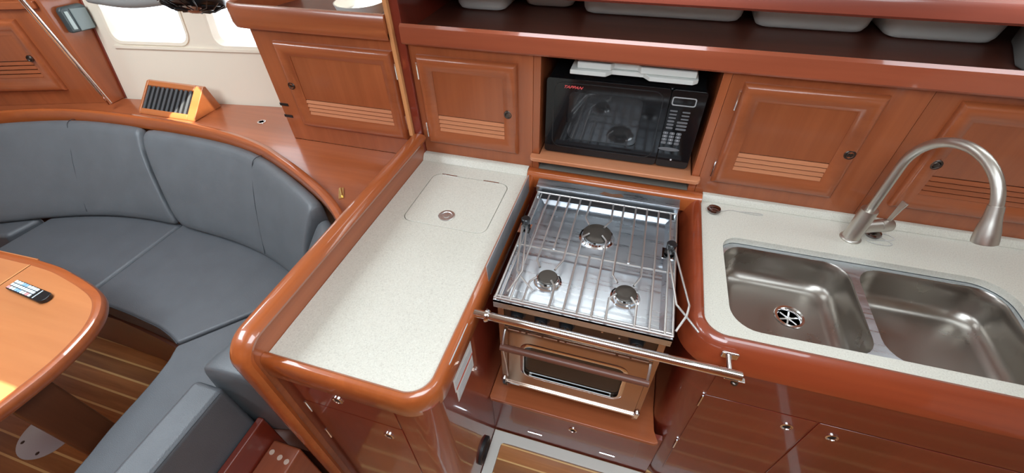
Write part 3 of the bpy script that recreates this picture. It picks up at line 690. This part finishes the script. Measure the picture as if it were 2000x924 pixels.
# crash bar
t = thing('crash_bar', 'polished steel crash bar across the front of the stove', 'rail', (0, .68, .9))
MB().tube([(-.343, .686, .914), (.372, .683, .914)], .0125, 18).build('bar', CHROME, t)
MB().lathe([(.020, 0), (.020, .003), (.0155, .010), (.013, .010)], (-.3085, .686, .914), (1, 0, 0), 22).build('flange', CHROME, t)
m = MB(); m.tube([(.345, .690, .914), (.345, .742, .912)], .008, 10); m.box(.328, .370, .735, .7435, .900, .925); m.build('bracket', CHROME, t, bevel=.005)
MB().lathe([(.006, 0), (.006, .016), (.0085, .018), (.0085, .026), (0, .027)], (.366, .683, .9015), (0, 0, -1), 14).build('screw', DARKST, t)
MB().box(.335, .385, .676, .690, .8955, .8985).build('clip', CHROME, t, bevel=.001)

# galley sole hatch
t = thing('sole_panel', 'teak floor panel with pale strips set in a white frame below the stove', 'floor panel', (-.345, .73, 0))
MB().plate([(-.343, .15), (.9, .15), (.9, .735), (-.343, .735)], [[(-.300, .18), (.86, .18), (.86, .690), (-.25, .690)]+arc(-.285, .675, .015, 90, 180, 4)[1:]], -.0035, .010).build('frame', plain('white_gelcoat', (.74, .72, .66), .35), t, bevel=.002)
MB().box(-.299, .859, .181, .689, -.0035, .005).build('panel', HATCHM, t)

# ------------------------------------------------------------------ saloon: ledge and fiddle
rimc = catmull([(-3.50, 1.02), (-3.164, 1.213), (-2.923, 1.300), (-2.70, 1.338), (-2.453, 1.353), (-2.159, 1.357), (-1.867, 1.340), (-1.616, 1.290), (-1.417, 1.213), (-1.219, 1.118), (-1.065, 1.030), (-.943, .935), (-.885, .86)], 5)
t = thing('side_ledge', 'cherry ledge behind the curved settee', 'ledge', (-1.9, 1.45, .88))
ledge = rimc+[(-.872, .86), (-.872, 1.409), (-1.509, 1.409), (-1.509, 1.70), (-2.71, 1.535), (-3.9, 1.36), (-3.9, .9)]
MB().prism(ledge, .880, .905).build('board', W['cx'], t)
MB().sweep(rimc, [(-.012, .870), (.014, .870), (.017, .915), (.016, .926), (.008, .934), (-.006, .936), (-.016, .930), (-.020, .918)]).build('fiddle_rail', W['rx'], t, label='curved glossy rail along the settee top')
MB().sweep(rimc, [(.014, .34), (.024, .34), (.024, .878), (.014, .878)]).build('back_board', W['cx'], t)
h_ = MB().lathe([(.020, 0), (.020, .002), (.014, .003), (.013, -.001), (0, -.001)], (-1.773, 1.500, .9055), seg=22).build('cable_hole', CHROME, t, label='small round hole with metal ring')
MB().lathe([(.0125, 0), (0, 0)], (-1.773, 1.500, .9062), seg=18).build('opening', DARK, h_)
m = MB(); m.box(-.035, .035, -.010, .010, 0, .003, Matrix.Translation((-1.052, 1.092, .9055)) @ Matrix.Rotation(-1.0, 4, 'Z')); m.tube([(-1.07, 1.115, .911), (-1.035, 1.072, .911)], .004, 8)
m.build('hinge', BRASS, t, bevel=.001, label='brass hinge')

# slatted rack box
t = thing('slatted_rack', 'orange wooden wedge box with dark slats standing on the ledge', 'rack', (-2.28, 1.50, .905))
RX0, RX1 = -2.475, -2.105
prof = [(1.418, .9055), (1.425, .922), (1.545, 1.028), (1.560, 1.028), (1.590, .9055)]
m = MB()
m.prism(prof, RX0, RX0+.014, YZ); m.prism(prof, RX1-.052, RX1, YZ)
m.prism([(1.418, .9055), (1.424, .920), (1.436, .931), (1.445, .9055)], RX0+.014, RX1-.052, YZ)
m.prism([(1.528, 1.013), (1.545, 1.028), (1.560, 1.028), (1.590, .9055), (1.570, .9055)], RX0+.014, RX1-.052, YZ)
m.build('box', wood('rack_wood', (.42, .12, .035), (.56, .18, .055), 0, .3, .8), t, bevel=.003)
m = MB(); n = 10
for k in range(n):
    x = RX0+.030+k*(RX1-RX0-.100)/(n-1)
    m.prism([(1.432, .9215), (1.536, 1.0130), (1.550, .995), (1.465, .907)], x-.014, x+.001, YZ)
m.build('slats', plain('slat_grey', (.07, .075, .08), .45), t, label='row of dark slats')

# bulkhead left with door, lamp, pole
BT = Matrix(((-.953, 0, .303*-1, -2.748), (-.303, 0, .953*1, 1.477), (0, 1, 0, 0), (0, 0, 0, 1)))
def bk(u, v, w): # u along bulkhead leftwards, v height, w out toward room
    return (-2.748-.953*u+.303*w, 1.477-.303*u-.953*w, v)
t = thing('saloon_locker', 'angled cherry bulkhead locker with louvered door at far left', 'cabinet', (-3.0, 1.4, .905))
MB().prism([(0, .906), (1.3, .906), (1.3, 2.09), (0, 2.09)], -.03, 0, bk).build('body', W['cz'], t)
louver_door(t, 0, .172, .66, .985, 1.332, (.228, 1.154), (1.05,), f=bk, fw=.07, lh=.085, lou=W['cx'])
MB().prism([(.02, 1.375), (1.3, 1.375), (1.3, 1.41), (.02, 1.41)], 0, .018, bk).build('rail', W['cx'], t, bevel=.006)
t = thing('bulkhead_post', 'cherry post panel carrying the reading lamp beside the port light', 'panel', (-2.73, 1.52, .905))
def lp(u, v, w): return (-2.722+w, u+.177*(v-.905)*1.0, v)
MB().prism([(1.462, .906), (1.545, .906), (1.545, 2.09), (1.20, 2.09)], -.02, 0, lambda u, v, w: (-2.722+w, u+(.177*(v-.905) if u > 1.5 else (0 if v < 1 else .26)), v)).build('panel', W['cz'], t, bevel=.003)
MB().sweep([(1.538, .906), (1.538+.177*1.18, 2.09)], [(0, 0), (0, .012), (-.016, .012), (-.016, 0)], False, lambda u, v, w: (-2.722+w, u, v)).build('edge_trim', W['mz'], t, bevel=.002)
t = thing('reading_lamp', 'grey rectangular reading lamp on the wooden post at top left', 'lamp', (-2.70, 1.55, 1.25))
def lm(u, v, w): return (-2.7190+w, u, v)
bl = MB().prism([(1.488, 1.262), (1.598, 1.252), (1.612, 1.262), (1.615, 1.352), (1.600, 1.368), (1.506, 1.372), (1.492, 1.360)], 0, .028, lm).build('housing', LAMPB, t, bevel=.008, seg=3)
MB().prism([(1.530, 1.262), (1.598, 1.258), (1.606, 1.348), (1.536, 1.360)], .028, .034, lm).build('face_plate', plain('lamp_face', (.20, .25, .25), .35), t, bevel=.003)
MB().prism([(1.503, 1.275), (1.522, 1.272), (1.524, 1.352), (1.508, 1.354)], .028, .032, lm).build('lens', LAMPG, t, bevel=.002, label='pale lens strip')
o = MB().tube([(-2.655, 1.421, .936), (-2.630, 1.355, 1.44), (-2.598, 1.27, 2.09)], .0105, 16).build('grab_pole', CHROME); tag(o, 'slender chrome pole rising from the settee rail at left', 'pole')

# fan and blind
t = thing('cabin_fan', 'black round cabin fan hanging near the port lights', 'fan', (-1.72, 1.40, 1.46))
ax = Vector((.15, -.45, -1)).normalized(); fc = Vector((-1.715, 1.40, 1.495))
MB().lathe([(0, -.055), (.04, -.05), (.075, -.03), (.108, 0), (.113, .02), (.110, .03), (.104, .028), (.100, .010), (.07, -.015), (0, -.022)], fc, ax, 40).build('housing', BLACKP, t)
q = ax.to_track_quat('Z', 'X').to_matrix()
m = MB()
for k in range(14):
    a = 2*PI*k/14; m.tube([fc+q @ Vector((.018*math.cos(a), .018*math.sin(a), .052)), fc+q @ Vector((.07*math.cos(a+.2), .07*math.sin(a+.2), .048)), fc+q @ Vector((.109*math.cos(a+.35), .109*math.sin(a+.35), .024))], .0026, 6)
m.build('guard', BLACKP, t)
MB().lathe([(.024, .040), (.024, .054), (.018, .058), (0, .059)], fc, ax, 22).build('hub', plain('fan_badge', (.35, .13, .06), .4), t, label='reddish hub badge')
for k in range(3):
    m = MB(); a0 = 2*PI*k/3
    pts_ = [(.02, 0), (.09, -.25), (.095, .35), (.03, .5)]
    top = [fc+q @ Vector((r*math.cos(a0+a), r*math.sin(a0+a), .030+.012*a)) for r, a in pts_]; bot = [p-ax*.003 for p in top]
    vt = [m.bm.verts.new(p) for p in top]; vb_ = [m.bm.verts.new(p) for p in bot]; m.face(vt); m.face(list(reversed(vb_)))
    for j in range(4): m.face([vt[j], vt[(j+1) % 4], vb_[(j+1) % 4], vb_[j]])
    m.build('blade', BLACKP, t)
MB().tube([fc-ax*.04, fc-ax*.09, (-1.70, 1.47, 1.65), (-1.69, 1.60, 1.75), (-1.69, 1.80, 1.80)], .011, 10).build('arm', BLACKP, t)
o = MB().tube([(x, 1.545+.143*(x+2.71)+.177*(.49)-.04, 1.392-.012*math.sin((x+2.62)/.42*PI)) for x in [-2.62+.42*k/12 for k in range(13)]], [.020+.008*math.sin(PI*k/12) for k in range(13)], 14).build('rolled_blind', GREYF)
tag(o, 'grey rolled blind above the left port light', 'blind')

# ------------------------------------------------------------------ settee
seatbase = [(-3.6, .58), (-2.9, .62), (-2.10, .60), (-1.86, .575), (-1.71, .555), (-1.615, .515), (-1.600, .45), (-1.585, .35), (-1.570, .19), (-1.548, .05), (-1.53, -.35), (-1.03, -.35), (-1.03, .352), (-.8735, .352), (-.8735, .93), (-.95, .97), (-1.45, 1.20), (-2.2, 1.32), (-3.0, 1.25), (-3.6, 1.0)]
o = MB().prism(seatbase, 0, .325).build('settee_bench', wood('settee_base_wood', (.12, .03, .015), (.2, .06, .03), 0, .4, .5)); tag(o, 'dark wooden base under the grey settee cushions', 'bench')
def seat(name, lab, poly, z0=.330, z1=.450):
    n = len(poly); m = MB()
    m.prism(poly, z0, z1); o = m.build(name, VINS, bevel=.022, seg=4); tag(o, lab, 'cushion', 'settee seat cushions'); return o
fr = catmull([(-2.215, .612), (-2.085, .602), (-1.96, .595), (-1.842, .583), (-1.760, .574), (-1.711, .564), (-1.660, .550), (-1.612, .532)], 3)
seatM = seat('seat_cushion', 'grey vinyl seat cushion in the curved corner of the settee', [(-2.197, 1.135)]+fr+[(-1.50, .655), (-1.40, .768), (-1.27, .91), (-1.22, .985), (-1.40, 1.06), (-1.60, 1.13), (-1.85, 1.16)])
seatL = seat('seat_cushion', 'grey vinyl seat cushion behind the table at far left', [(-2.985, .62), (-2.9, .625), (-2.221, .612), (-2.201, 1.135), (-2.55, 1.14), (-2.80, 1.07), (-2.965, .99)])
seat('seat_cushion', 'grey vinyl seat cushion at the far left edge, beyond the gap', [(-3.01, .96), (-3.04, .80), (-3.6, .70), (-3.6, .95), (-3.3, .98)])
rl = catmull([(-1.602, .524), (-1.590, .49), (-1.578, .456), (-1.561, .35), (-1.551, .191), (-1.531, .052), (-1.515, -.30)], 3)
seatR = seat('seat_cushion', 'long grey vinyl seat cushion alongside the bolster and peninsula', rl+[(-1.125, -.30), (-1.125, .372), (-.99, .40), (-.93, .55), (-.96, .80), (-1.255, .90), (-1.388, .760), (-1.49, .647)])
for s_, pl in ((seatM, [(x, y-.0015, .4385) for x, y in fr]),):
    MB().tube([(p[0], p[1]+.002, .444) for p in pl], .0022, 6).build('piping', PIPE, s_)

def back_cushion(name, lab, path, zb=.454, zt=.890, th=.075, seams=(), mat=VINB):
    """path = [(bottom x, bottom y, top x, top y)] left to right; outward is the left normal"""
    n = len(path); m = MB(); rings = []
    for i, pt_ in enumerate(path):
        bx_, by_, tx, ty = pt_[:4]; th_ = pt_[4] if len(pt_) > 4 else th
        a = path[max(i-1, 0)]; c_ = path[min(i+1, n-1)]
        d = Vector((c_[2]-a[2], c_[3]-a[3])).normalized(); nn_ = Vector((-d.y, d.x))
        B = Vector((bx_, by_)); T = Vector((tx, ty)); Tf = T-nn_*th_
        H = zt-zb
        pts = [(B, zb), (B.lerp(Tf, .10)-nn_*.022, zb+.035), (B.lerp(Tf, .35)-nn_*.020, zb+H*.33), (B.lerp(Tf, .68)-nn_*.016, zb+H*.64), (Tf-nn_*.006, zb+H*.88), (Tf+nn_*.020, zt-.006), (Tf+nn_*(th_-.020), zt), (T-nn_*.003, zt-.012), (T, zt-.05), (T+nn_*.0, zb+H*.5), (T, zb), (B+nn_*.02, zb-.004)]
        cen = Vector((0, 0, 0)); P3 = [Vector((p.x, p.y, z)) for p, z in pts]
        for p in P3: cen += p
        cen /= len(P3)
        rings.append((P3, cen, Vector((d.x, d.y, 0))))
    def addring(P3): return [m.bm.verts.new(p) for p in P3]
    R_ = []
    P3, cen, d = rings[0]; R_.append(addring([cen+(p-cen)*.90 for p in P3]))
    P3b = [p+d*.010 for p in P3]; R_.append(addring([cen+(p-cen)*.98+d*.006 for p in P3])); 
    for P3, cen, d in rings[1:-1]: R_.append(addring(P3))
    P3, cen, d = rings[-1]; R_.append(addring([cen+(p-cen)*.98-d*.006 for p in P3])); R_.append(addring([cen+(p-cen)*.90 for p in P3]))
    L = len(R_[0])
    for A, B in zip(R_, R_[1:]):
        for j in range(L): m.face([A[j], B[j], B[(j+1) % L], A[(j+1) % L]])
    m.face(R_[0]); m.face(list(reversed(R_[-1])))
    # seam lines follow a ring on the front face
    sl = []
    for i in seams: sl.append([p.copy() for p in rings[i][0][0:8]])
    o = m.build(name, mat, sub=1, ang=180); tag(o, lab, 'cushion', 'settee back cushions')
    for s_ in sl:
        c_ = catmull([tuple(p) for p in s_[1:]], 5); MB().tube(c_, .0016, 6).build('seam', PIPE, o)
    return o
back_cushion('back_cushion', 'wide curved grey back cushion at left end of the settee',
    [(-3.50, .70, -3.50, .99), (-3.30, .80, -3.32, 1.10), (-3.154, .865, -3.178, 1.185), (-2.90, .985, -2.98, 1.265), (-2.74, 1.04, -2.809, 1.315), (-2.565, 1.081, -2.66, 1.335), (-2.38, 1.100, -2.50, 1.342), (-2.25, 1.100, -2.40, 1.343), (-2.190, 1.098, -2.358, 1.343)], seams=(4,))
back_cushion('back_cushion', 'curved grey back cushion in the corner of the settee below the ledge',
    [(-2.168, 1.098, -2.338, 1.343), (-2.10, 1.096, -2.26, 1.344), (-1.95, 1.090, -2.10, 1.343), (-1.80, 1.078, -1.90, 1.336), (-1.66, 1.055, -1.729, 1.315), (-1.56, 1.032, -1.58, 1.275), (-1.46, 1.000, -1.45, 1.222), (-1.36, .960, -1.29, 1.145), (-1.285, .915, -1.165, 1.080), (-1.235, .880, -1.110, 1.045)], seams=(5,))
back_cushion('back_cushion', 'grey back cushion tucked against the peninsula divider',
    [(-1.265, .880, -1.095, 1.035, .07), (-1.230, .83, -1.035, .985, .08), (-1.170, .74, -.962, .90, .10), (-1.120, .62, -.905, .76, .13), (-1.095, .52, -.880, .60, .15), (-1.09, .44, -.876, .47, .19), (-1.090, .385, -.875, .395, .205), (-1.090, .366, -.875, .368, .21), (-1.090, .350, -.875, .352, .21)], zt=.835)
# bolster at the settee end
t = thing('bolster_cushion', 'boxy grey leather-grain bolster at the settee end beside the mahogany end board', 'cushion', (-1.08, .0, .452))
MB().box(-1.120, -1.012, -.32, .340, .452, .755).build('pad', VINS, t, bevel=.018, seg=4)
MB().tube([(-1.0165, -.30, .7485), (-1.0165, .325, .7485)], .002, 6).build('seam', PIPE, t)
# end board and teak step with plugs
t = thing('settee_end_board', 'mahogany end board behind the bolster cushion', 'board', (-1.0, 0, 0))
MB().box(-1.010, -.985, -.34, .352, 0, .545).build('board', W['my'], t, bevel=.006)
t = thing('teak_step', 'teak block with three pale plugs between end board and peninsula', 'step', (-.93, .2, 0))
MB().box(-.9845, -.8745, -.20, .330, 0, .43).build('block', W['teakb'], t, bevel=.008)
for x, y in ((-.962, .312), (-.925, .305), (-.895, .300)):
    MB().lathe([(.009, 0), (.0085, .001), (0, .0012)], (x, y-.02, .430), seg=16).build('plug', plain('plug_wood', (.62, .45, .36), .5), t)

# ------------------------------------------------------------------ table
t = thing('saloon_table', 'varnished teak saloon table with rounded corner and orange edge rail', 'table', (-2.3, .2, 0))
to = catmull([(-2.225, .602), (-2.10, .598), (-2.0, .584), (-1.90, .566), (-1.82, .545), (-1.765, .518), (-1.718, .475), (-1.685, .425), (-1.665, .37), (-1.650, .29), (-1.650, .20), (-1.665, .08), (-1.70, -.05), (-1.78, -.16), (-2.0, -.22), (-2.225, -.23)], 4)
MB().prism([(x+(.006 if x < -2 else -.006), y-.006) for x, y in to]+[(-2.2190, -.236)], .668, .7).build('top', W['table'], t)
MB().prism([(-2.2265, .602), (-3.3, .56), (-3.3, -.23), (-2.2265, -.23)], .668, .7).build('leaf', W['table'], t)
edge = [(-3.3, .56), (-2.7, .588)]+to
MB().sweep(edge, [(-.034, .7002), (-.030, .7035), (-.018, .7045), (-.006, .701), (.001, .690), (.002, .672), (-.003, .662), (-.026, .660), (-.034, .667)]).build('edge_rail', W['rx'], t, label='rounded glossy orange edge rail')
MB().box(-2.229, -2.2225, -.22, .585, .7002, .7008).build('joint', W['oak'], t, label='pale joint line between leaf and top')
lg = MB(); lg.prism(rrect(-1.815, -1.765, .125, .245, .012, 3), -.0038, .666); lg.build('leg', wood('table_leg', (.12, .038, .018), (.20, .07, .03), 2, .4, .5), t)
# floor plate
t = thing('floor_plate', 'round pale metal plate screwed to the teak floor under the table', 'plate', (-2.275, .165, 0))
MB().lathe([(.118, 0), (.118, .003), (.114, .005), (0, .005)], (-2.275, .165, -.0035), seg=48).build('disc', DISCM, t)
for a in (225, 300, 60, 140): MB().lathe([(.008, 0), (.006, .0012), (0, .0013)], (-2.275+.095*math.cos(math.radians(a)), .165+.095*math.sin(math.radians(a)), .0015), seg=14).build('screw', DARKST, t)

# remote control
t = thing('remote_control', 'black remote control with pale buttons lying on the table', 'remote control', (-2.05, .464, .7012))
RT = Matrix.Translation((-2.055, .463, .7008)) @ Matrix.Rotation(math.radians(-4), 4, 'Z')
f_ = lambda u, v, w: tuple(RT @ Vector((u, v, w)))
MB().prism([(-.105, -.022), (-.105, .022), (.085, .023)]+arc(.083, 0, .023, 80, -80, 8)+[(.085, -.023)], 0, .016, f_).build('body', BLACKP, t, bevel=.004, seg=3)
for i in range(9):
    for j in range(3):
        x = -.093+i*.0155; y = -.0135+j*.0135; mt = PALEB
        if (i, j) in ((0, 0), (7, 0)): mt = PINKB
        if i in (3, 4) and j != 1: mt = BLUEB
        MB().prism(rrect(x-.0065, x+.0065, y-.0055, y+.0055, .002, 2), .016, .018, f_).build('button', mt, t)
MB().prism([(.052, -.019), (.056, -.019), (.056, .019), (.052, .019)], .016, .0172, f_).build('band', PALEB, t)
